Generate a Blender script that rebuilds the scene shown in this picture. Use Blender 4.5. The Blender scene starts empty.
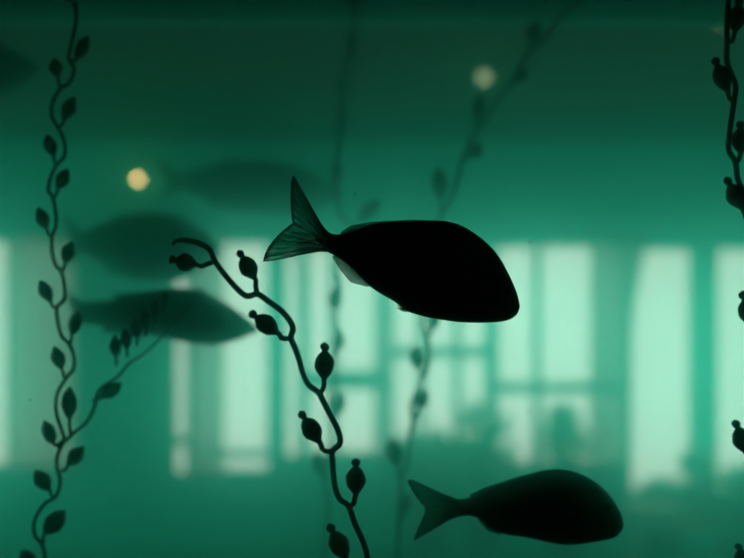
import bpy, bmesh, math, random
from mathutils import Vector, Matrix
random.seed(7)
S = bpy.context.scene
C = S.collection
FPX = 1022.0; EYE = 1.6; HY = 368.0

# ---------------------------------------------------------------- camera, world, daylight, exposure
cam_d = bpy.data.cameras.new('camera'); cam = bpy.data.objects.new('camera', cam_d); C.objects.link(cam)
cam.location = (0, 0, EYE); cam.rotation_euler = (math.radians(90), 0, 0)
cam_d.sensor_width = 36; cam_d.lens = FPX/744*36; cam_d.shift_y = (HY-279)/744
cam_d.clip_start = 0.02; cam_d.clip_end = 60
cam_d.dof.use_dof = True; cam_d.dof.focus_distance = 1.30; cam_d.dof.aperture_fstop = 1.7
S.camera = cam
w = bpy.data.worlds.new('world'); S.world = w; w.use_nodes = True
w.node_tree.nodes['Background'].inputs[0].default_value = (1.12, 1.0, 1.03, 1)
w.node_tree.nodes['Background'].inputs[1].default_value = 1.46
S.view_settings.view_transform = 'Standard'; S.view_settings.look = 'None'
S.view_settings.exposure = 0.0; S.view_settings.gamma = 1.0; S.view_settings.use_curve_mapping = False
S.cycles.use_denoising = True
S.cycles.volume_bounces = 3; S.cycles.max_bounces = 8; S.cycles.transparent_max_bounces = 24
S.cycles.sample_clamp_indirect = 4

WALL_Y = 9.0                     # inside face of the far window wall
TOPZ, BOTZ = 2.68, 0.62
# windows as x pixel spans measured at the wall: (x0, x1, y_top, y_bottom, mullions px, transoms py)
WINS = [(-190, -120, 243, 472, [], []),
        (-85, 74, 238, 468, [-34, 7], []),
        (171, 186, 243, 476, [], [(442, .04)]),
        (189, 268, 240, 473, [], [(455, .035)]),
        (283, 299, 250, 458, [], []),
        (306, 389, 244, 455, [333], [(380, .085)]),
        (392, 488, 250, 440, [422, 458], [(352, .05)]),
        (498, 628, 243, 466, [539], [(388, .05)]),
        (632, 696, 246, 496, [], []),
        (718, 790, 246, 496, [], []),
        (835, 905, 246, 496, [], [])]
def wx(px, y=WALL_Y): return (px-372)*y/FPX
def wz(py, y=WALL_Y): return EYE+(HY-py)*y/FPX
DAYLIGHT = 1.9
for (a, b, t, bt, mu, tr) in WINS:
    x0, x1, z0, z1 = wx(a), wx(b), wz(bt), wz(t)
    L = bpy.data.lights.new('daylight', 'AREA'); L.shape = 'RECTANGLE'
    L.size = (x1-x0)+0.04; L.size_y = (z1-z0)+0.04; L.cycles.is_portal = True
    L.energy = DAYLIGHT*math.pi*L.size*L.size_y; L.color = (1.0, 0.99, 0.97)
    o = bpy.data.objects.new('daylight', L); C.objects.link(o)
    o.location = ((x0+x1)/2, WALL_Y+0.24, (z0+z1)/2)
    o.rotation_euler = (math.radians(-90), 0, 0)       # shines towards -Y, into the room

SIDE_FILL = (5.3, 8.3, 0.6, 2.7)       # unseen side openings, added to brighten the far wall: y0, y1, z0, z1 (both walls)
for sg in (-1, 1):
    L = bpy.data.lights.new('daylight', 'AREA'); L.shape = 'RECTANGLE'; L.size = SIDE_FILL[3]-SIDE_FILL[2]; L.size_y = SIDE_FILL[1]-SIDE_FILL[0]; L.cycles.is_portal = True
    L.energy = 30
    o = bpy.data.objects.new('daylight', L); C.objects.link(o); o.location = (sg*5.72, (SIDE_FILL[0]+SIDE_FILL[1])/2, (SIDE_FILL[2]+SIDE_FILL[3])/2)
    o.rotation_euler = (0, math.radians(90*sg), 0)

# ---------------------------------------------------------------- materials
def mat(name): m = bpy.data.materials.new(name); m.use_nodes = True; return m
def principled(name, col, rough=0.6, noise=None, col2=None, metallic=0.0, bump=0.0):
    m = mat(name); nt = m.node_tree; p = nt.nodes['Principled BSDF']
    p.inputs['Base Color'].default_value = (*col, 1); p.inputs['Roughness'].default_value = rough
    p.inputs['Metallic'].default_value = metallic
    if noise:
        tc = nt.nodes.new('ShaderNodeTexCoord'); n = nt.nodes.new('ShaderNodeTexNoise'); n.inputs['Scale'].default_value = noise
        n.inputs['Detail'].default_value = 5
        nt.links.new(tc.outputs['Object'], n.inputs['Vector'])
        mx = nt.nodes.new('ShaderNodeMix'); mx.data_type = 'RGBA'
        nt.links.new(n.outputs['Fac'], mx.inputs['Factor'])
        c2 = col2 or tuple(v*0.7 for v in col)
        mx.inputs['A'].default_value = (*col, 1); mx.inputs['B'].default_value = (*c2, 1)
        nt.links.new(mx.outputs['Result'], p.inputs['Base Color'])
        if bump:
            bp = nt.nodes.new('ShaderNodeBump'); bp.inputs['Strength'].default_value = bump
            nt.links.new(n.outputs['Fac'], bp.inputs['Height']); nt.links.new(bp.outputs['Normal'], p.inputs['Normal'])
    return m
def glass_mat(name, tint=(1, 1, 1), refl=0.04):
    m = mat(name); nt = m.node_tree; nt.nodes.clear()
    out = nt.nodes.new('ShaderNodeOutputMaterial'); t = nt.nodes.new('ShaderNodeBsdfTransparent'); g = nt.nodes.new('ShaderNodeBsdfGlossy')
    t.inputs[0].default_value = (*tint, 1); g.inputs['Roughness'].default_value = 0.02
    lw = nt.nodes.new('ShaderNodeLayerWeight'); lw.inputs[0].default_value = 0.2
    mm = nt.nodes.new('ShaderNodeMath'); mm.operation = 'MULTIPLY'; mm.inputs[1].default_value = 0.6
    nt.links.new(lw.outputs['Fresnel'], mm.inputs[0])
    mx = nt.nodes.new('ShaderNodeMixShader'); nt.links.new(mm.outputs[0], mx.inputs[0])
    nt.links.new(t.outputs[0], mx.inputs[1]); nt.links.new(g.outputs[0], mx.inputs[2]); nt.links.new(mx.outputs[0], out.inputs[0])
    return m
def water_mat():
    m = mat('green_water'); nt = m.node_tree; nt.nodes.clear()
    out = nt.nodes.new('ShaderNodeOutputMaterial')
    ab = nt.nodes.new('ShaderNodeVolumeAbsorption')
    def add(*shs):
        cur = shs[0]
        for x in shs[1:]:
            n = nt.nodes.new('ShaderNodeAddShader'); nt.links.new(cur, n.inputs[0]); nt.links.new(x, n.inputs[1]); cur = n.outputs[0]
        return cur
    def scatter(ss, g):
        n = nt.nodes.new('ShaderNodeVolumeScatter'); ds = max(ss); n.inputs['Color'].default_value = (*[v/ds for v in ss], 1)
        n.inputs['Density'].default_value = ds; n.inputs['Anisotropy'].default_value = g; return n.outputs[0]
    wide = scatter((0.001, 0.54, 0.435), 0.945)       # green algae haze
    narrow = scatter((0.13, 0.26, 0.23), 0.987)     # fine suspended silt, strongly forward: a soft halo round bright things
    sa = (0.72, 0.02, 0.25)
    ab.inputs['Color'].default_value = (*[1-v for v in sa], 1); ab.inputs['Density'].default_value = 1.0
    nt.links.new(add(wide, narrow, ab.outputs[0]), out.inputs['Volume'])
    return m
def fin_mat(name, col, clear, scale):
    # thin ribbed membrane: dark rays with clearer skin between them (u runs across the rays)
    m = mat(name); nt = m.node_tree; nt.nodes.clear()
    out = nt.nodes.new('ShaderNodeOutputMaterial')
    p = nt.nodes.new('ShaderNodeBsdfPrincipled'); p.inputs['Base Color'].default_value = (*col, 1); p.inputs['Roughness'].default_value = .5
    tr = nt.nodes.new('ShaderNodeBsdfTransparent'); tr.inputs[0].default_value = (0.72, 0.86, 0.80, 1)
    uv = nt.nodes.new('ShaderNodeUVMap'); sp = nt.nodes.new('ShaderNodeSeparateXYZ'); nt.links.new(uv.outputs[0], sp.inputs[0])
    def math_(op, a, b=None, bv=None):
        n = nt.nodes.new('ShaderNodeMath'); n.operation = op; nt.links.new(a, n.inputs[0])
        if b is not None: nt.links.new(b, n.inputs[1])
        if bv is not None: n.inputs[1].default_value = bv
        return n.outputs[0]
    nz = nt.nodes.new('ShaderNodeTexNoise'); nz.inputs['Scale'].default_value = 9; vm = nt.nodes.new('ShaderNodeVectorMath'); vm.operation = 'MULTIPLY'; vm.inputs[1].default_value = (6, .35, 1); nt.links.new(uv.outputs[0], vm.inputs[0]); nt.links.new(vm.outputs[0], nz.inputs['Vector'])
    u = math_('MULTIPLY', sp.outputs[0], bv=scale); u = math_('SINE', u); u = math_('MULTIPLY_ADD', u, bv=0.10); u.node.inputs[2].default_value = 0.72
    v = math_('POWER', sp.outputs[1], bv=0.8)                       # opaque at the root, clearer towards the edge
    ed = math_('SUBTRACT', sp.outputs[1], bv=0.9); ed = math_('MULTIPLY', ed, bv=6.0); ed = math_('MAXIMUM', ed, bv=0.0)
    f = math_('MULTIPLY', u, v); f = math_('MULTIPLY', f, bv=clear); f = math_('SUBTRACT', f, ed)
    f2 = math_('MULTIPLY_ADD', nz.outputs['Fac'], bv=1.1); f2.node.inputs[2].default_value = -0.62
    f = math_('ADD', f, f2); f.node.use_clamp = True
    mx = nt.nodes.new('ShaderNodeMixShader'); nt.links.new(f, mx.inputs[0])
    nt.links.new(p.outputs[0], mx.inputs[1]); nt.links.new(tr.outputs[0], mx.inputs[2]); nt.links.new(mx.outputs[0], out.inputs[0])
    return m
def emit_mat(name, col, s):
    m = mat(name); nt = m.node_tree; nt.nodes.clear()
    out = nt.nodes.new('ShaderNodeOutputMaterial'); e = nt.nodes.new('ShaderNodeEmission')
    e.inputs[0].default_value = (*col, 1); e.inputs[1].default_value = s; nt.links.new(e.outputs[0], out.inputs[0]); return m
def sheer_mat(name, col):
    m = mat(name); nt = m.node_tree; nt.nodes.clear()
    out = nt.nodes.new('ShaderNodeOutputMaterial'); a = nt.nodes.new('ShaderNodeBsdfTranslucent'); b = nt.nodes.new('ShaderNodeBsdfDiffuse'); x = nt.nodes.new('ShaderNodeMixShader')
    tc = nt.nodes.new('ShaderNodeTexCoord'); wv = nt.nodes.new('ShaderNodeTexNoise'); wv.inputs['Scale'].default_value = 30; nt.links.new(tc.outputs['Object'], wv.inputs['Vector'])
    mx = nt.nodes.new('ShaderNodeMix'); mx.data_type = 'RGBA'; nt.links.new(wv.outputs['Fac'], mx.inputs['Factor'])
    mx.inputs['A'].default_value = (*col, 1); mx.inputs['B'].default_value = (*[v*.9 for v in col], 1)
    # two cloth faces in a row: square-root tint on each
    nt.links.new(mx.outputs['Result'], a.inputs[0]); nt.links.new(mx.outputs['Result'], b.inputs[0])
    tr = nt.nodes.new('ShaderNodeBsdfTransparent'); tr.inputs[0].default_value = (.9, .9, .9, 1)
    x.inputs[0].default_value = .3; nt.links.new(a.outputs[0], x.inputs[1]); nt.links.new(b.outputs[0], x.inputs[2])
    y = nt.nodes.new('ShaderNodeMixShader'); y.inputs[0].default_value = .40; nt.links.new(x.outputs[0], y.inputs[1]); nt.links.new(tr.outputs[0], y.inputs[2])
    nt.links.new(y.outputs[0], out.inputs[0]); return m
def leaf_mat(name):
    m = principled(name, (0.18, 0.42, 0.26), .5, 14); nt = m.node_tree; p = nt.nodes['Principled BSDF']; out = nt.nodes['Material Output']
    a = nt.nodes.new('ShaderNodeBsdfTranslucent'); a.inputs[0].default_value = (.4, .7, .45, 1); x = nt.nodes.new('ShaderNodeMixShader'); x.inputs[0].default_value = .45
    nt.links.new(p.outputs[0], x.inputs[1]); nt.links.new(a.outputs[0], x.inputs[2]); nt.links.new(x.outputs[0], out.inputs[0]); return m
M = dict(
    wall=principled('painted_wall', (0.03, 0.90, 0.74), .8, 3, (0.02, 0.86, 0.70)),
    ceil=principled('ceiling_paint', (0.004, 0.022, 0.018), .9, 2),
    floor=principled('green_floor', (0.06, 0.34, 0.28), .6, 6),
    dark=principled('dark_wall', (0.015, 0.017, 0.018), .9, 4),
    black=principled('black_frame', (0.01, 0.01, 0.01), .5, 20),
    frame=principled('window_frame_paint', (0.35, 0.5, 0.45), .5, 8),
    glass=glass_mat('aquarium_glass'), pane=glass_mat('window_glass'), water=water_mat(),
    kelp=principled('kelp_stipe', (0.035, 0.04, 0.012), .45, 60, (0.02, 0.03, 0.01), bump=.3),
    fish=principled('fish_skin', (0.04, 0.05, 0.045), .5, 40, (0.025, 0.03, 0.03), bump=.15),
    fin=fin_mat('fin_membrane', (0.03, 0.04, 0.035), 1.0, 150),
    eye=principled('fish_eye', (0.02, 0.02, 0.02), .12, 30),
    gravel=principled('gravel', (0.1, 0.09, 0.07), .9, 90, (0.03, 0.03, 0.025), bump=.8),
    rock=principled('tank_rock', (0.07, 0.065, 0.05), .9, 12, bump=.7),
    sheer=sheer_mat('sheer_fabric', (.40, .48, .44)), sheer_dim=sheer_mat('denser_fabric', (.24, .30, .27)), leaf=leaf_mat('plant_leaf'),
    pot=principled('glazed_pot', (0.12, 0.13, 0.12), .5, 10),
    wood=principled('bench_wood', (0.30, 0.24, 0.16), .6, 12),
    pale=principled('pale_painted_wood', (.6, .7, .6), .5, 8),
    metal=principled('lamp_metal', (0.1, 0.1, 0.1), .4, 20, metallic=.7),
    warm=emit_mat('warm_bulb', (1.0, 0.60, 0.26), 15), dim=emit_mat('pale_bulb', (0.9, 0.95, 0.6), 1.7),
    speck=principled('algae_fleck', (0.01, 0.02, 0.01), .9, 30))

# ---------------------------------------------------------------- helpers
def put(name, bm, m, parent=None, smooth=False):
    me = bpy.data.meshes.new(name); bmesh.ops.recalc_face_normals(bm, faces=bm.faces); bm.to_mesh(me); bm.free()
    me.materials.append(m)
    if smooth:
        for p in me.polygons: p.use_smooth = True
    o = bpy.data.objects.new(name, me); C.objects.link(o)
    if parent: o.parent = parent
    return o
def thing(name, label, cat, loc=(0, 0, 0), group=None):
    o = bpy.data.objects.new(name, None); C.objects.link(o); o.location = loc; o.empty_display_size = .05
    o['label'] = label; o['category'] = cat
    if group: o['group'] = group
    return o
def tag(o, label, cat, kind=None, group=None):
    o['label'] = label; o['category'] = cat
    if kind: o['kind'] = kind
    if group: o['group'] = group
    return o
def box(bm, x0, x1, y0, y1, z0, z1, bev=0):
    r = bmesh.ops.create_cube(bm, size=1)
    for v in r['verts']:
        v.co = Vector(((x0+x1)/2+v.co.x*(x1-x0), (y0+y1)/2+v.co.y*(y1-y0), (z0+z1)/2+v.co.z*(z1-z0)))
    if bev:
        es = list({e for v in r['verts'] for e in v.link_edges}); bmesh.ops.bevel(bm, geom=es, offset=bev, segments=2, affect='EDGES')
    return bm
def struct(name, bm, m): o = put(name, bm, m); o['kind'] = 'structure'; return o
def at(px, py, d): return Vector(((px-372)*d/FPX, d, EYE+(HY-py)*d/FPX))
def spline(pts, n=6):
    out = []
    P = [pts[0]*2-pts[1]] + list(pts) + [pts[-1]*2-pts[-2]]
    for i in range(1, len(P)-2):
        p0, p1, p2, p3 = P[i-1:i+3]
        for k in range(n):
            t = k/n
            out.append(0.5*((2*p1)+(p2-p0)*t+(2*p0-5*p1+4*p2-p3)*t*t+(3*p1-p0-3*p2+p3)*t**3))
    out.append(pts[-1].copy()); return out
def sweep(bm, pts, rad, seg=10):
    rings = []; up = Vector((0, 1, 0)); n = len(pts)
    for i, p in enumerate(pts):
        d = (pts[min(i+1, n-1)]-pts[max(i-1, 0)]).normalized()
        if abs(d.dot(up)) > .95: up = Vector((1, 0, 0))
        a = (up-d*up.dot(d)).normalized(); b = d.cross(a); up = a
        rings.append([bm.verts.new(p+(a*math.cos(2*math.pi*k/seg)+b*math.sin(2*math.pi*k/seg))*rad[i]) for k in range(seg)])
    for r, s in zip(rings, rings[1:]):
        for k in range(seg): bm.faces.new((r[k], r[(k+1) % seg], s[(k+1) % seg], s[k]))
    bm.faces.new(rings[0][::-1]); bm.faces.new(rings[-1]); return bm
def lathe(bm, prof, seg=20, c=(0, 0, 0)):
    rings = [[bm.verts.new((c[0]+r*math.cos(2*math.pi*k/seg), c[1]+r*math.sin(2*math.pi*k/seg), c[2]+z)) for k in range(seg)] for r, z in prof]
    for r, s in zip(rings, rings[1:]):
        for k in range(seg): bm.faces.new((r[k], r[(k+1) % seg], s[(k+1) % seg], s[k]))
    bm.faces.new(rings[0][::-1]); bm.faces.new(rings[-1]); return bm
def ball(bm, c, r, sx=1, sy=1, sz=1, u=16, v=10):
    q = bmesh.ops.create_uvsphere(bm, u_segments=u, v_segments=v, radius=r)
    for x in q['verts']: x.co = Vector((x.co.x*sx+c[0], x.co.y*sy+c[1], x.co.z*sz+c[2]))

# ---------------------------------------------------------------- the rooms
FRONT, BACK, TW, TZ0, TZ1, CEIL, RX = 1.20, 3.0, 1.9, 0.62, 2.95, 3.6, 5.5
struct('floor', box(bmesh.new(), -RX-.2, RX+.2, -2.7, WALL_Y+.2, -.2, 0), M['floor'])
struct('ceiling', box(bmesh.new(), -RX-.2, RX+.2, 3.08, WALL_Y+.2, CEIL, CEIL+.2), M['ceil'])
struct('ceiling_viewing', box(bmesh.new(), -RX-.2, RX+.2, -2.7, 3.08, CEIL, CEIL+.2), M['dark'])
bm = bmesh.new(); xs = [-RX-.2]
for (a, b, t, bt, mu, tr) in WINS:
    box(bm, xs[-1], wx(a), WALL_Y, WALL_Y+.22, 0, CEIL)
    box(bm, wx(a), wx(b), WALL_Y, WALL_Y+.22, 0, wz(bt)); box(bm, wx(a), wx(b), WALL_Y, WALL_Y+.22, wz(t), CEIL); xs.append(wx(b))
box(bm, xs[-1], RX+.2, WALL_Y, WALL_Y+.22, 0, CEIL)
struct('wall_far', bm, M['wall'])
def side_wall(side, x0, x1, n):
    y0, y1, z0, z1 = SIDE_FILL; bm = bmesh.new()
    box(bm, x0, x1, 3.08, y0, 0, CEIL); box(bm, x0, x1, y1, WALL_Y, 0, CEIL); box(bm, x0, x1, y0, y1, 0, z0); box(bm, x0, x1, y0, y1, z1, CEIL)
    struct('wall_'+side, bm, M['wall'])
    bm = bmesh.new(); a, b, f = x0+.08, x0+.12, .04
    box(bm, a, b, y0, y0+f, z0, z1); box(bm, a, b, y1-f, y1, z0, z1); box(bm, a, b, y0+f, y1-f, z0, z0+f); box(bm, a, b, y0+f, y1-f, z1-f, z1)
    for k in (1, 2): ym = y0+(y1-y0)*k/3; box(bm, a, b, ym-f/2, ym+f/2, z0+f, z1-f)
    w_ = struct('window_%d' % n, bm, M['frame'])  # out-of-view window, added with its opening for extra daylight
    put('window_pane', box(bmesh.new(), a+.015, a+.022, y0+f, y1-f, z0+f, z1-f), M['pane'], w_)
side_wall('left', -RX-.2, -RX, 12)
side_wall('right', RX, RX+.2, 13)
bm = bmesh.new(); box(bm, -RX-.2, -TW-.04, 3.0, 3.08, 0, CEIL); box(bm, TW+.04, RX+.2, 3.0, 3.08, 0, CEIL)
box(bm, -TW-.04, TW+.04, 3.03, 3.08, 0, TZ0); box(bm, -TW-.04, TW+.04, 3.03, 3.08, 2.63, CEIL)  # upper band brought down low to keep daylight off the top water
struct('wall_middle', bm, M['wall'])
bm = bmesh.new(); box(bm, -3.2, -1.6, 1.0, 1.07, 0, CEIL); box(bm, 1.6, 3.2, 1.0, 1.07, 0, CEIL)
box(bm, -1.6, 1.6, 1.0, 1.07, 0, .75); box(bm, -1.6, 1.6, 1.0, 1.07, 2.8, CEIL)
struct('wall_front', bm, M['dark'])
struct('wall_viewing_left', box(bmesh.new(), -3.3, -3.2, -2.7, 1.07, 0, CEIL), M['dark'])
struct('wall_viewing_right', box(bmesh.new(), 3.2, 3.3, -2.7, 1.07, 0, CEIL), M['dark'])
struct('wall_viewing_back', box(bmesh.new(), -3.2, 3.2, -2.7, -2.6, 0, CEIL), M['dark'])
for i, (a, b, t, bt, mu, tr) in enumerate(WINS):
    x0, x1, z0, z1 = wx(a), wx(b), wz(bt), wz(t); f = .02
    bm = bmesh.new(); y0, y1 = WALL_Y+.10, WALL_Y+.16
    box(bm, x0, x0+f, y0, y1, z0, z1); box(bm, x1-f, x1, y0, y1, z0, z1); box(bm, x0+f, x1-f, y0, y1, z0, z0+f); box(bm, x0+f, x1-f, y0, y1, z1-f, z1)
    win = struct('window_%d' % (i+1), bm, M['frame'])
    for m_ in mu: put('mullion', box(bmesh.new(), wx(m_)-.035, wx(m_)+.035, y0-.01, y1+.01, z0+f, z1-f), M['frame'], win)
    for t_, th_ in tr: put('transom', box(bmesh.new(), x0+f, x1-f, y0-.015, y1+.015, wz(t_)-th_, wz(t_)+th_), M['frame'], win)
    put('window_pane', box(bmesh.new(), x0+f, x1-f, y0+.025, y0+.033, z0+f, z1-f), M['pane'], win)
    put('window_sill', box(bmesh.new(), x0-.01, x1+.01, WALL_Y-.06, WALL_Y+.10, z0-.03, z0, 0), M['frame'], win)

# ---------------------------------------------------------------- sheer curtains gathered beside the panes
def curtain(label, xa, xb, ytop, ybot, lean=(), m='sheer'):
    """pleated sheet hanging from a rod; lean = right edge as (py, px) pairs"""
    Y = WALL_Y-.11; z1, z0 = wz(ytop-3, Y), wz(ybot, Y); nx = max(16, int((xb-xa)*1.6)); nz = 16
    t = thing('curtain', label, 'curtain', (wx((xa+xb)/2, Y), Y, z0)); bm = bmesh.new(); G = {}
    for side in (0, 1):
        for j in range(nz+1):
            z = z0+(z1-z0)*j/nz; py = HY-(z-EYE)*FPX/Y
            r = interp(sorted(lean), py) if lean else xb
            for i in range(nx+1):
                u = i/nx; x = wx(xa+(r-xa)*u, Y)
                G[side, i, j] = bm.verts.new((x-t.location.x, .022*math.sin(u*(xb-xa)*.75+.4*math.sin(j*.3))+(.0015 if side else -.0015), z-z0))
    for i in range(nx):
        for j in range(nz):
            bm.faces.new((G[0, i, j], G[0, i+1, j], G[0, i+1, j+1], G[0, i, j+1])); bm.faces.new((G[1, i, j], G[1, i, j+1], G[1, i+1, j+1], G[1, i+1, j]))
    for j in range(nz):
        bm.faces.new((G[0, 0, j], G[0, 0, j+1], G[1, 0, j+1], G[1, 0, j])); bm.faces.new((G[0, nx, j+1], G[0, nx, j], G[1, nx, j], G[1, nx, j+1]))
    put('cloth', bm, M[m], t, True)
    h = z1-z0; w2 = (wx(xb, Y)-wx(xa, Y))/2+.04
    put('rod', sweep(bmesh.new(), [Vector((-w2, 0, h+.015)), Vector((w2, 0, h+.015))], [.011, .011], 8), M['metal'], t)
    for sx in (-w2+.02, w2-.02): put('bracket', box(bmesh.new(), sx-.008, sx+.008, 0, .11, h+.007, h+.023), M['metal'], t)
def interp(pts, x):
    if x <= pts[0][0]: return pts[0][1]
    for (a, b), (c, d) in zip(pts, pts[1:]):
        if x <= c: return b+(d-b)*(x-a)/(c-a)
    return pts[-1][1]
curtain('pale sheer curtain beside the bright window at the far left edge', 18, 76, 238, 468)
curtain('narrow sheer curtain between the thin slit window and the wide left window', 188, 224, 240, 473)
curtain('thin sheer curtain strip right under the middle of the big fish', 373, 391, 244, 455)
curtain('broad sheer curtain filling the gap left of the wide right window', 590, 646, 243, 500, ((240, 648), (262, 643), (300, 635), (335, 631), (510, 630)), m='sheer_dim')

# ---------------------------------------------------------------- the tank
tank = thing('aquarium', 'large built-in glass aquarium full of murky green water', 'aquarium', (0, 2.05, 0))
def tp(name, bm, m): o = put(name, bm, m, tank); o.location = (0, -2.05, 0); return o
tp('stand', box(bmesh.new(), -TW-.04, TW+.04, 1.07, 3.03, 0, TZ0-.02), M['black'])
tp('tank_floor', box(bmesh.new(), -TW-.04, TW+.04, 1.07, 3.03, TZ0-.02, TZ0), M['black'])
tp('front_pane', box(bmesh.new(), -TW, TW, FRONT-.02, FRONT, TZ0, TZ1), M['glass'])
tp('back_pane', box(bmesh.new(), -TW, TW, BACK, BACK+.02, TZ0, TZ1), M['glass'])
tp('side_panel', box(bmesh.new(), -TW-.04, -TW, 1.08, 3.02, TZ0, TZ1), M['black'])
tp('side_panel', box(bmesh.new(), TW, TW+.04, 1.08, 3.02, TZ0, TZ1), M['black'])
tp('hood', box(bmesh.new(), -TW-.04, TW+.04, 1.07, 3.03, TZ1, TZ1+.3), M['black'])
tag(put('water', box(bmesh.new(), -TW+.002, TW-.002, FRONT+.002, BACK-.002, TZ0+.002, TZ1-.06), M['water']),
    'cloudy green water filling the aquarium', 'water', 'stuff')
bm = bmesh.new(); nx, ny = 60, 30; g = []
for j in range(ny+1):
    g.append([bm.verts.new((-TW+.01+(2*TW-.02)*i/nx, FRONT+.01+(BACK-FRONT-.02)*j/ny, TZ0+.07+.02*math.sin(i*.5)+.015*math.sin(j*.8+i*.2)+random.random()*.008)) for i in range(nx+1)])
for j in range(ny):
    for i in range(nx): bm.faces.new((g[j][i], g[j][i+1], g[j+1][i+1], g[j+1][i]))
gr = put('gravel', bm, M['gravel'], None, True); tag(gr, 'dark gravel bed on the aquarium floor', 'gravel', 'stuff')

# ---------------------------------------------------------------- kelp
def zig(x0, y0, y1, step, amp, drift, side=1):
    """regular continuation of a strand out of the frame: stipe points and float specs"""
    st, fl = [], []; y = y0; x = x0; s = side; sg = 1 if y1 > y0 else -1
    while (y1-y)*sg > 0:
        y += step*sg; x += drift
        st += [(x+s*amp, y-step*.5*sg), (x, y)]
        fl.append(((x, y), (x-s*step*.25, y-step*.45), (x-s*step*.4, y-step*.85), step*.19)); s = -s
    return st, fl
def resample(path, n):
    L = [0]
    for a, b in zip(path, path[1:]): L.append(L[-1]+(b-a).length)
    out = []; j = 0
    for i in range(n):
        t = L[-1]*i/(n-1)
        while j < len(L)-2 and L[j+1] < t: j += 1
        out.append(path[j].lerp(path[j+1], (t-L[j])/max(1e-9, L[j+1]-L[j])))
    return out
def float_bulb(node, base, tip, hw, d, dz, px, knob):
    n = at(*node, d); b = at(*base, d+dz*.5); t = at(*tip, d+dz); k = d/FPX
    c = n.lerp(b, .45)+Vector(((b-n).x*.25, 0, -0.18*(b-n).length))
    ped = spline([n, c, b], 6); ped = ped[:-1]
    bm = bmesh.new(); path = list(ped); rad = [px*k]*len(ped)
    K = 18
    for i in range(K+1):
        s = i/K; path.append(b.lerp(t, s))
        body = .80 if knob else 1.0
        if s < body:
            q = s/body; r = hw*1.12*math.sin(math.pi*q**(1.15 if knob else 1.0))**(.72 if knob else .85) if 0 < q < 1 else 0
            r = max(r, px*(1-q*.6))
        else: r = 0
        if knob: r = max(r, hw*.52*math.sqrt(max(0, 1-((s-.88)/.12)**2)), hw*.30 if s < .88 else 0)
        rad.append(max(r, .35)*k)
    sweep(bm, path, rad, 12)
    wob = random.random()*6
    for v in bm.verts: v.co += Vector((math.sin(v.co.z*400+wob), 0, math.sin(v.co.x*430+wob)))*(.25*k)
    return bm
def kelp(label, d, stipe, floats, px, branches=(), knob=True, up=None, down=None, wav=.03, tip=False, fat=1.0):
    t = thing('kelp_strand', label, 'kelp', group=None)
    pts = list(stipe); fl = list(floats)
    if down:
        s_, f_ = zig(pts[-1][0], pts[-1][1], down[0], down[1], down[2], down[3], down[4]); pts += s_; fl += [(*f, 0) for f in f_]
    if up:
        s_, f_ = zig(pts[0][0], pts[0][1], up[0], up[1], up[2], up[3], up[4]); pts = s_[::-1]+pts
        fl += [((f[0][0], f[0][1]), f[1], f[2], f[3], 0) for f in f_]
    gz = TZ0+.07; base = at(pts[-1][0], pts[-1][1], d)
    def depth(y): return d+wav*math.sin(y*.011+d*9)-wav*math.sin(HY*.011+d*9)*0
    P = [at(x, y, d)+Vector((0, wav*.5*math.sin(y*.06+d*3), 0)) for x, y in pts]
    if down: P.append(Vector((P[-1].x+.01, P[-1].y, gz-.01)))
    root = P[-1].copy() if down else P[-1]
    t.location = root
    def add(name, bm): o = put(name, bm, M['kelp'], t, True); o.location = -root; return o
    path = spline(P, 6); k = d/FPX; n = len(path)
    rad = [px*k*(1 if not tip else min(1, .45+i/30)) for i in range(n)]
    if tip: rad[0] = px*k*.2
    add('stipe', sweep(bmesh.new(), path, rad, 10))
    if down:
        bm = bmesh.new()
        for q in range(9):
            a = q*.7; r0 = Vector((root.x, root.y, gz+.05)); e = Vector((root.x+.07*math.cos(a), root.y+.07*math.sin(a), gz-.01))
            sweep(bm, spline([r0, r0.lerp(e, .5)+Vector((0, 0, .015)), e], 5), [.006-.0003*i for i in range(11)], 6)
        add('holdfast', bm)
    for br in branches:
        bp = spline([at(x, y, d)+Vector((0, .01*i, 0)) for i, (x, y) in enumerate(br)], 6)
        add('side_stipe', sweep(bmesh.new(), bp, [px*k*(1-.5*i/len(bp)) for i in range(len(bp))], 8))
    for f in fl:
        node, base_, tp_, hw = f[:4]; hw *= fat; dz = random.uniform(-.012, .012)
        bm = float_bulb(node, base_, tp_, hw, d, dz, px*.85, knob)
        o = add('float_bulb', bm); o.location = -root+Vector((0, wav*.5*math.sin(node[1]*.06+d*3), 0))
    return t

# centre strand, sharp and near
kelp('sharp near-black kelp strand arching in mid-picture, hooked tip left of the fish tail', 1.39,
     [(172, 245), (176, 241.5), (184, 240.5), (198, 243), (209, 249), (213.5, 260), (222, 272), (236, 288), (247, 296), (257, 294), (268, 301), (284, 313), (293.5, 327),
      (291.5, 338), (295, 348), (299, 361), (302, 373), (308, 385), (318, 392.5), (323, 401), (329, 412), (339, 431), (340, 443), (332.5, 451), (332.5, 462), (333, 475), (335, 489), (340, 500), (348.5, 506), (355, 522), (364, 542), (367, 560), (360, 577)],
     [((213.5, 260), (196, 264), (167, 258), 8.5), ((257, 294), (255.5, 280), (238, 250), 8.3), ((291.5, 338), (280, 334.5), (250, 312), 8.8),
      ((318, 393), (324, 381), (324.5, 342), 9), ((332.5, 451), (320.5, 443.5), (300, 411), 8.8), ((348.5, 506), (355.5, 496), (356, 458), 9.2),
      ((360, 577), (347, 562), (328, 525), 9.5)], 3.0, tip=True, down=(1060, 52, 9, 3, 1))
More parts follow.
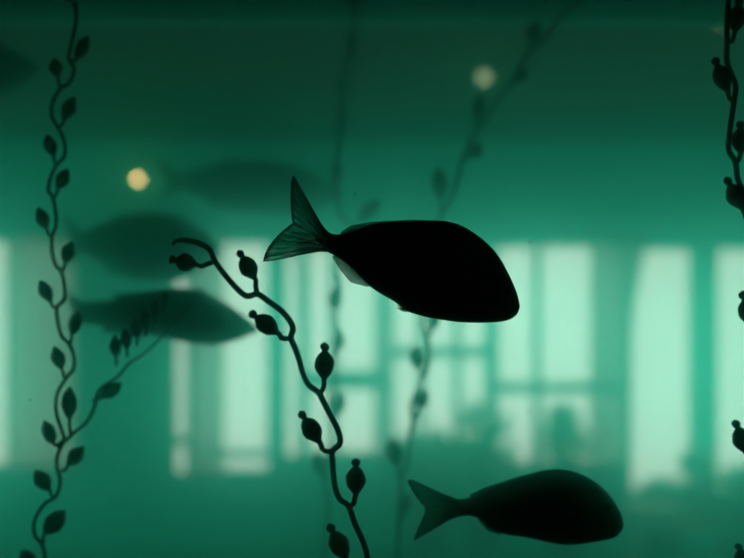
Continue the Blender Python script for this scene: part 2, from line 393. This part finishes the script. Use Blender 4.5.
# left strand with a side branch
kelp('long kelp strand climbing the left side with a forked side branch low down', 1.58,
     [(79, -20), (78, 0), (77, 21), (69, 42), (66, 56), (73, 68), (70, 84), (63, 90), (56, 104), (54, 118), (58, 127), (62.5, 140), (61.5, 154), (54, 163), (49.5, 179), (50, 192),
      (55, 198), (58.5, 214), (57.5, 226), (52, 236), (49.5, 252), (53, 265), (58.5, 270), (64, 286), (66, 300), (60, 308), (60.5, 323), (62.5, 337), (68, 343), (71.5, 358), (70, 370), (64, 378), (57.5, 394),
      (59, 412), (64, 430), (64.5, 440), (56, 455), (54, 468), (58, 482), (55.5, 497), (46, 503), (38, 518), (37.5, 534), (43, 543), (43, 560), (34, 578)],
     [((66, 56), (73, 57), (86, 33), 6), ((63, 90), (60, 80), (56, 60), 6.2), ((58, 127), (64, 121), (75, 97), 6.2), ((54, 163), (51, 155), (44, 132), 6), ((55, 198), (60, 191), (70, 170), 6),
      ((52, 236), (47, 230), (38, 207), 6), ((58.5, 270), (62, 263), (69, 240), 6), ((60, 308), (54, 303), (43, 281), 6), ((68, 343), (71, 336), (78, 310), 6),
      ((64, 378), (60, 370), (52, 346), 6.2), ((64.5, 440), (55, 445), (45, 420), 6.2), ((72, 433), (71, 420), (71, 386), 6.8), ((58, 472), (64, 467), (81, 447), 7), ((55.5, 497), (50, 491), (35, 470), 7.2),
      ((43, 543), (45, 534), (66, 510), 8.5), ((34, 578), (30, 570), (18, 552), 8), ((80, 10), (76, 6), (70, -12), 6.5)],
     1.9, branches=[[(58, 448), (72, 433), (83, 423), (89, 408), (91, 393), (97, 385), (108, 377), (115, 367), (118, 362), (128, 355), (137, 346), (147, 335), (156, 322), (166, 310), (178, 297)]], knob=False,
     down=(900, 45, 7, 0, 1), up=(-430, 38, 6, 0, -1))
# the branch's own floats
br = [o for o in C.objects if o.name.startswith('kelp_strand')][-1]
for f in [((92, 400), (99, 398), (122, 383), 6.5), ((116.5, 366), (116, 358), (115, 335), 5.6), ((127, 357), (127, 350), (125, 328), 5.4), ((137, 346), (137, 339), (135, 318), 5.2),
          ((146, 336), (146, 330), (145, 309), 5), ((155, 324), (155, 318), (155, 299), 4.8), ((163, 313), (163, 308), (164, 290), 4.5)]:
    o = put('float_bulb', float_bulb(*f, 1.61, 0, 1.5, False), M['kelp'], br, True); o.location = -br.location
# right strand
kelp('dark kelp strand with knobbed floats at the right edge of the view', 1.40,
     [(724, -18), (725, 0), (725, 25), (728.5, 41), (731, 60), (736, 84), (731, 103), (728, 128), (730.5, 148), (739, 160), (741, 180), (747, 203), (746, 222), (752, 250), (758, 290), (760, 336), (752, 370), (750, 400), (757, 466), (765, 500), (760, 540), (756, 585)],
     [((728.5, 41), (736, 32), (741, -4), 8.5), ((731, 103), (725, 95), (711, 60), 8.2), ((739, 160), (744, 152), (744, 118), 8.5), ((746, 222), (740, 212), (722, 179), 8.5),
      ((760, 336), (750, 328), (739, 291), 8.5), ((757, 466), (751, 456), (737, 420), 8.5), ((756, 585), (752, 574), (741, 545), 8)], 2.8, down=(1040, 50, 9, 2, -1), up=(-300, 55, 8, 0, 1))
# two far strands
kelp('faint blurred kelp strand hanging behind the tail of the large fish', 2.45,
     [(358, -20), (356, 0), (353, 22), (350, 45), (344, 70), (342, 95), (341, 125), (338, 155), (337, 190), (341, 215), (352, 226), (342, 245), (337, 268), (340, 290), (335, 312), (338, 335), (333, 358), (336, 380), (330, 402), (333, 432), (326, 470), (328, 510), (324, 560)],
     [((353, 22), (355, 12), (350, -8), 4.5), ((350, 65), (352, 58), (352, 32), 5), ((342, 100), (342, 97), (341, 74), 4.6), ((341, 138), (341, 132), (340, 108), 4.4), ((338, 190), (337, 184), (336, 160), 5), ((352, 226), (358, 222), (381, 199), 6),
      ((337, 320), (335, 312), (334, 286), 5.4), ((334, 360), (337, 353), (340, 330), 5), ((331, 425), (336, 417), (342, 392), 5), ((328, 480), (322, 474), (316, 450), 5)], 2.1, knob=False, down=(760, 32, 5, 1, 1), fat=1.2, up=(-180, 34, 4, 0, 1))
kelp('pale blurred kelp strand leaning right as it rises past the big fish', 2.2,
     [(565, 12), (548, 33), (532, 48), (519, 68), (504, 92), (488, 114), (472, 138), (463, 158), (456, 184), (448, 204), (438, 222), (433, 250), (430, 285), (423, 318), (427, 335), (429, 350), (428, 366), (423, 378), (416, 392), (411.5, 406), (413, 419), (411, 432),
      (409, 450), (407, 467), (402, 475), (400, 507), (398, 552), (400, 575)],
     [((528, 52), (530, 44), (537, 22), 5.6), ((508, 88), (513, 85), (526, 70), 5.6), ((478, 128), (478, 119), (482, 92), 5.5), ((463, 160), (468, 158), (482, 145), 5.6), ((443, 213), (441, 200), (439, 166), 6),
      ((427, 335), (432, 330), (437, 312), 4.6), ((423, 378), (420, 371), (414, 346), 5.4), ((413, 419), (417, 411), (427, 389), 5.2), ((402, 475), (398, 466), (390, 437), 6.6), ((400, 520), (404, 514), (409, 492), 4.6)],
     2.1, knob=False, down=(830, 34, 5, 1, 1), fat=1.2, up=(-220, 36, 5, 14, 1))

# ---------------------------------------------------------------- fish
def smooth_curve(pts, n=8):
    v = spline([Vector((x, y, 0)) for x, y in pts], n)
    out = []; lx = -1e9
    for p in v:
        if p.x > lx+1e-4: out.append((p.x, p.y)); lx = p.x
    return out
def fin_obj(name, root_pts, edge_pts, parent, k, th=.0009, m=None, off=0.0, splay=0.0, rays=18, rows=6):
    """fin membrane between its root line and its free edge, with thickness, slight wave and u/v for the rays"""
    R = resample([Vector((x, 0, z)) for x, z in root_pts], rays+1); E = resample([Vector((x, 0, z)) for x, z in edge_pts], rays+1)
    bm = bmesh.new(); uvl = bm.loops.layers.uv.new('UVMap'); G = {}
    for side in (0, 1):
        for i in range(rays+1):
            for j in range(rows+1):
                s = j/rows; p = R[i].lerp(E[i], s)
                y = off+splay*s+(.004*k/.00124)*math.sin(s*2.5+i*.25)*s*.6 + (th if side else -th)*(1-.6*s)*.5*(1+.3*math.cos(i*3.1))
                G[side, i, j] = bm.verts.new((p.x, y, p.z))
    def quad(a, b, c, d):
        f = bm.faces.new([G[a], G[b], G[c], G[d]])
        for l, key in zip(f.loops, (a, b, c, d)): l[uvl].uv = (key[1]/rays, key[2]/rows)
    for i in range(rays):
        for j in range(rows):
            quad((0, i, j), (0, i+1, j), (0, i+1, j+1), (0, i, j+1)); quad((1, i, j), (1, i, j+1), (1, i+1, j+1), (1, i+1, j))
        quad((0, i, rows), (0, i+1, rows), (1, i+1, rows), (1, i, rows)); quad((0, i+1, 0), (0, i, 0), (1, i, 0), (1, i+1, 0))
    for j in range(rows):
        quad((0, 0, j), (0, 0, j+1), (1, 0, j+1), (1, 0, j)); quad((0, rays, j+1), (0, rays, j), (1, rays, j), (1, rays, j+1))
    return put(name, bm, m or M['fin'], parent, True)
def fish(label, d, top, bot, tail_up, tail_low, edge_up, edge_low, center, fins=(), eye=None, mouth=None, yaw=0.0, fat=.36, flip=False, group='swimming fish'):
    """outlines in photo pixels, turned into metres at the fish's own distance"""
    k = d/FPX; cx, cy = center
    t = thing('fish', label, 'fish', at(cx, cy, d), group); t.rotation_euler = (0, 0, yaw)
    L = lambda p: ((p[0]-cx)*k, (cy-p[1])*k)
    T = smooth_curve([L(p) for p in top]); B = smooth_curve([L(p) for p in bot])
    x0, x1 = T[0][0], min(T[-1][0], B[-1][0]); W = x1-x0
    bm = bmesh.new(); rings = []; N = 64; seg = 28
    maxh = max(interp(T, x0+W*i/40)-interp(B, x0+W*i/40) for i in range(41))
    for i in range(N+1):
        u = i/N; s = 1-(1-u)**1.5; x = x0+W*s*.999
        zt, zb = interp(T, x), interp(B, x); h = (zt-zb)/2; zc = (zt+zb)/2
        wd = maxh*fat*.5*(math.sin(math.pi*min(1, (s*.80+.13)))**.75)*min(1, (1-s)*7+.10)**.5
        wd = min(wd, h*.9)
        ring = []
        for q in range(seg):
            a = 2*math.pi*q/seg; ca, sa = math.cos(a), math.sin(a)
            ring.append(bm.verts.new((x, wd*ca*(abs(sa)**.15 if 0 else 1), zc+h*sa)))
        rings.append(ring)
    for r, s_ in zip(rings, rings[1:]):
        for q in range(seg): bm.faces.new((r[q], r[(q+1) % seg], s_[(q+1) % seg], s_[q]))
    bm.faces.new(rings[0][::-1]); bm.faces.new(rings[-1])
    put('body', bm, M['fish'], t, True)
    fin_obj('tail_fin', [L(p) for p in tail_up+tail_low], [L(p) for p in edge_up+edge_low], t, k, rays=26, rows=8)
    for (nm, rp, ep, off, splay) in fins:
        fin_obj(nm, [L(p) for p in rp], [L(p) for p in ep], t, k, off=off, splay=splay)
    if eye:
        ex, ez = L(eye[:2]); r = eye[2]*k
        for sgn in (-1, 1):
            zt, zb = interp(T, ex), interp(B, ex); h = (zt-zb)/2; zc = (zt+zb)/2
            s = (ex-x0)/W; wd = min(maxh*fat*.5*(math.sin(math.pi*min(1, (s*.80+.13)))**.75)*min(1, (1-s)*7+.10)**.5, h*.9)
            yy = wd*math.sqrt(max(0, 1-((ez-zc)/h)**2))
            bm = bmesh.new(); ball(bm, (ex, sgn*(yy-.15*r), ez), r, 1, .45, 1); put('eye', bm, M['eye'], t, True)
    if mouth:
        bm = bmesh.new(); pts = [Vector((L(p)[0], 0, L(p)[1])) for p in mouth]
        sweep(bm, spline(pts, 4), [2.2*k*(1-.5*i/(4*(len(pts)-1))) for i in range(4*(len(pts)-1)+1)], 8)
        for v in bm.verts: v.co.y *= 3.2
        put('lip', bm, M['fish'], t, True)
    return t
def c6(pts, ox, oy, s): return [(ox+x/s, oy+y/s) for x, y in pts]
A = lambda *p: c6(p, 250, 160, 2.566)
fish('large sharp black fish swimming right across the middle of the tank', 1.30,
     A((198, 186), (225, 191), (262, 184), (300, 168), (350, 159), (430, 156), (500, 157), (540, 167), (575, 187), (610, 215), (640, 250), (665, 295), (683, 336), (691, 366), (692, 376)),
     A((198, 236), (225, 249), (262, 276), (300, 318), (335, 343), (370, 363), (400, 386), (440, 400), (490, 410), (550, 417), (620, 417), (662, 411), (682, 399), (688, 390), (692, 380)),
     A((205, 187), (201, 200)), A((200, 220), (205, 238)),
     A((180, 168), (155, 125), (130, 70), (112, 36), (105, 55), (104, 100), (106, 145), (116, 158)),
     A((104, 165), (80, 185), (50, 216), (31, 255), (33, 262), (80, 255), (130, 238), (180, 232)),
     (400, 272),
     fins=[('dorsal_fin', A((230, 196), (275, 186), (325, 170), (420, 162), (500, 162)), A((234, 184), (258, 168), (312, 159), (420, 153.5), (508, 156)), 0, 0),
           ('anal_fin', A((222, 236), (255, 258), (285, 285), (318, 322)), A((211, 248), (230, 280), (258, 314), (300, 325)), 0, 0),
           ('pelvic_fin', A((440, 392), (402, 380)), A((392, 388), (372, 374)), -.012, -.01),
           ('pelvic_fin', A((440, 392), (402, 380)), A((392, 386), (374, 376)), .012, .01),
           ('pectoral_fin', A((560, 300), (556, 330)), A((490, 300), (480, 345)), -.029, -.012),
           ('pectoral_fin', A((560, 300), (556, 330)), A((490, 300), (480, 345)), .029, .012)],
     eye=(507, 292, 4.6), mouth=A((660, 384), (676, 387), (687, 387)))
Bc = lambda *p: c6(p, 390, 440, 2.976)
fish('black fish near the bottom edge, slightly smaller, with a notched grey tail', 1.45,
     Bc((205, 176), (235, 172), (270, 155), (320, 134), (380, 113), (440, 95), (480, 88), (520, 88), (560, 98), (600, 118), (635, 145), (665, 180), (685, 215), (693, 240), (694.5, 252)),
     Bc((205, 228), (235, 225), (262, 233), (285, 250), (310, 268), (350, 282), (400, 289), (460, 302), (510, 311), (550, 312), (600, 305), (640, 298), (672, 288), (688, 272), (694.5, 256)),
     Bc((213, 179), (210, 192)), Bc((210, 212), (213, 227)),
     Bc((180, 170), (130, 148), (80, 122), (48, 113), (52, 125), (72, 160), (95, 190), (110, 207)),
     Bc((104, 216), (92, 245), (78, 275), (68, 302), (88, 292), (115, 270), (150, 250), (185, 233)),
     (540, 506),
     fins=[('dorsal_fin', Bc((245, 180), (295, 158), (380, 122), (460, 98)), Bc((238, 163), (285, 140), (375, 110), (460, 90)), 0, 0),
           ('anal_fin', Bc((268, 226), (295, 246), (330, 270)), Bc((262, 238), (288, 268), (330, 283)), 0, 0),
           ('pectoral_fin', Bc((570, 210), (566, 235)), Bc((500, 215), (490, 250)), -.029, -.012),
           ('pectoral_fin', Bc((570, 210), (566, 235)), Bc((500, 215), (490, 250)), .029, .012)],
     eye=(607, 506, 4), mouth=Bc((664, 262), (680, 264), (690, 264)))
def far_fish(label, d, x0, x1, yc, h, slope=0.0, hump=.55, yaw=0.0, face=1):
    """a blurred fish: outline from its length, height, slope and where it is deepest"""
    n = 12; W = x1-x0; top, bot = [], []
    for i in range(n+1):
        s = i/n
        sh = (math.sin(math.pi*s**(.95/(.3+hump)))**.8 if 0 < s < 1 else 0)
        ped = .16*(1-s); nose = .02
        y = yc+slope*(s-.5)*W
        top.append((x0+W*s, y-h*(.5*sh+ped+nose))); bot.append((x0+W*s, y+h*(.5*sh+ped*.9+nose)))
    y0 = yc-slope*.5*W; tl = W*.16
    cx, cy = (x0+x1)/2, yc
    f = fish(label, d, top, bot, [(x0+1, y0-h*.15), (x0, y0-h*.05)], [(x0, y0+h*.05), (x0+1, y0+h*.15)],
         [(x0-tl*.6, y0-h*.38), (x0-tl, y0-h*.55), (x0-tl*.75, y0-h*.2), (x0-tl*.55, y0)], [(x0-tl*.55, y0), (x0-tl*.75, y0+h*.2), (x0-tl, y0+h*.5), (x0-tl*.6, y0+h*.34)], (cx, cy),
         fins=[('dorsal_fin', [(x0+W*.25, interp(top, x0+W*.25)+1), (x0+W*.7, interp(top, x0+W*.7)+1)], [(x0+W*.2, interp(top, x0+W*.25)-h*.07), (x0+W*.7, interp(top, x0+W*.7)-h*.04)], 0, 0),
               ('anal_fin', [(x0+W*.18, interp(bot, x0+W*.18)-1), (x0+W*.4, interp(bot, x0+W*.4)-1)], [(x0+W*.13, interp(bot, x0+W*.18)+h*.07), (x0+W*.38, interp(bot, x0+W*.4)+h*.04)], 0, 0)],
         eye=(x1-W*.13, yc+slope*.37*W-h*.06, h*.05), yaw=yaw)
    return f
fish('long hazy green fish swimming right in the left half, just below the dark smudge', 2.15,
     [(80, 303), (110, 300), (140, 293), (170, 288), (195, 290), (215, 297), (235, 309), (250, 321), (259, 329)],
     [(80, 322), (110, 327), (140, 332), (170, 339), (195, 344), (215, 345), (235, 341), (250, 335), (259, 331)],
     [(84, 304), (82, 311)], [(82, 315), (84, 322)], [(76, 298), (66, 291), (69, 303), (73, 312)], [(73, 313), (69, 322), (66, 334), (76, 326)], (170, 316),
     fins=[('dorsal_fin', [(120, 300), (205, 294)], [(112, 294), (205, 288)], 0, 0), ('anal_fin', [(105, 325), (145, 332)], [(100, 331), (142, 339)], 0, 0)], eye=(238, 322, 2.6))
far_fish('blurred dark fish above the long hazy fish, like a smudge', 2.62, 84, 222, 247, 58, .06, .5)
far_fish('faintest fish, a soft dark band to the left of the big tail', 2.85, 182, 345, 188, 44, .08, .5)
far_fish('dark blurred fish cut off by the upper left edge of the view', 2.4, -70, 38, 70, 46, 0, .6)

# ---------------------------------------------------------------- flecks drifting in the water
bm = bmesh.new()
for (x, y) in [(530, 242), (465, 173), (355, 194), (172, 440), (192, 443), (178, 380), (244, 392), (480, 408), (528, 340), (529, 411), (639, 285), (692, 383), (692, 296), (456, 403), (690, 290), (30, 400)]:
    p = at(x, y, 1.23+random.random()*.1); ball(bm, p, .0007+random.random()*.0004, 1, 1, 1, 6, 4)
for _ in range(60):
    p = at(random.uniform(0, 744), random.uniform(120, 558), random.uniform(1.23, 1.7)); ball(bm, p, random.uniform(.0003, .0007), 1.4, 1, 1, 6, 4)
tag(put('drifting_flecks', bm, M['speck']), 'tiny dark flecks drifting in the green water', 'particles', 'stuff')

# ---------------------------------------------------------------- lamps in the far room
def pendant(px, py, d, r, m, label):
    p = at(px, py, d); t = thing('pendant_lamp', label, 'lamp', p)
    bm = bmesh.new(); ball(bm, (0, 0, 0), r); put('bulb', bm, m, t, True)
    bm = bmesh.new(); lathe(bm, [(r*.35, r*.85), (r*.4, r*1.1), (r*.4, r*1.9), (r*.1, r*2.1)], 14); put('socket', bm, M['metal'], t, True)
    put('cord', sweep(bmesh.new(), [Vector((0, 0, r*2)), Vector((0, 0, CEIL-p.z))], [.003, .003], 6), M['black'], t)
    put('ceiling_rose', lathe(bmesh.new(), [(.05, CEIL-p.z-.02), (.05, CEIL-p.z)], 16), M['metal'], t)
pendant(138, 179, 7.0, .027, M['warm'], 'small warm glowing bulb hanging in the room at upper left')
def downlight(px, py, m, label, r=.04):
    d = (CEIL-.03-EYE)*FPX/(HY-py); p = at(px, py, d); t = thing('ceiling_lamp', label, 'lamp', (p.x, p.y, CEIL))
    bm = bmesh.new(); ball(bm, (0, 0, -.045), r); put('bulb', bm, m, t, True)
    put('mount', lathe(bmesh.new(), [(.045, -.02), (.06, 0)], 18), M['metal'], t)
downlight(484, 75, M['dim'], 'pale round ceiling lamp glowing at the top, right of centre')
downlight(722, 22, M['dim'], 'faint ceiling lamp near the upper right corner by the kelp', .018)

# ---------------------------------------------------------------- plants and bench by the windows
def plant(label, px, d, hpx, wpx, base_z=0, n=130, leaf=.16, ball_crown=False):
    x = wx(px, d); ztop = EYE+(HY-hpx)*d/FPX; wid = wpx*d/FPX
    t = thing('potted_plant', label, 'plant', (x, d, base_z), 'potted plants by the windows')
    ph = min(.38, (ztop-base_z)*.42); pr = .17
    put('pot', lathe(bmesh.new(), [(pr*.7, 0), (pr*.95, ph*.8), (pr*1.05, ph*.85), (pr*1.05, ph), (pr*.9, ph), (pr*.88, ph*.9)], 22), M['pot'], t, True)
    H = ztop-base_z; cz = (ph+H)/2+.05; rz = (H-ph)/2
    bm = bmesh.new(); sweep(bm, [Vector((0, 0, ph*.85)), Vector((.02, .01, ph+.1)), Vector((-.01, 0, cz+rz*.3))], [.022, .018, .008], 8); put('stem', bm, M['wood'], t, True)
    bm = bmesh.new()
    for i in range(n):
        a = random.random()*6.283; u = random.uniform(-1, 1); rr = random.random()**.4
        s = math.sqrt(max(0, 1-u*u)); q = Vector((math.cos(a)*s*rr*wid/2, math.sin(a)*s*rr*wid/2, cz+u*rr*rz))
        dirv = (Vector((math.cos(a)*s, math.sin(a)*s, u*.6+.25))+Vector([random.uniform(-.4, .4) for _ in range(3)])).normalized()
        side = dirv.cross(Vector((random.random()-.5, random.random()-.5, 1))).normalized(); up = side.cross(dirv)
        ll = leaf*random.uniform(.7, 1.3)*(.5 if ball_crown else 1); q = q-dirv*ll*.6; vs = []
        for s_ in (0, .35, .7, 1):
            wv = ll*.2*math.sin(math.pi*(.12+.86*s_)); c = q+dirv*ll*s_-up*(ll*.25*s_*s_)
            vs.append((bm.verts.new(c-side*wv), bm.verts.new(c-up*wv*.25), bm.verts.new(c+side*wv)))
        for r0, r1 in zip(vs, vs[1:]):
            for e in (0, 1): bm.faces.new((r0[e], r0[e+1], r1[e+1], r1[e]))
    put('foliage', bm, M['leaf'], t, True)
plant('leafy potted plant standing in front of the window left of the thin bright slit', 484, 8.45, 404, 70, n=380)
plant('bushy potted plant against the window just above the lower fish', 563, 8.5, 408, 62, n=360)
plant('low potted plant partly above the tail of the lower fish', 428, 7.9, 432, 60, n=220)
plant('small round-topped potted plant against the wide right window', 695, 8.0, 455, 32, n=420, ball_crown=True, base_z=.52)
plant('broad potted plant at the foot of the rightmost window', 742, 7.3, 470, 78, n=280)
plant('sparse potted plant below the wide right window', 664, 8.5, 484, 60, n=220)
t = thing('bench', 'low pale wooden bench under the wide right window', 'bench', (wx(680, 8), 8.0, 0))
put('bench_top', box(bmesh.new(), -.42, .62, -.2, .2, .46, .52, .008), M['pale'], t)
put('apron', box(bmesh.new(), -.39, .59, -.17, .17, .37, .46), M['pale'], t)
for sx in (-.36, .56):
    for sy in (-.15, .15): put('leg', box(bmesh.new(), sx-.025, sx+.025, sy-.025, sy+.025, 0, .37), M['pale'], t)
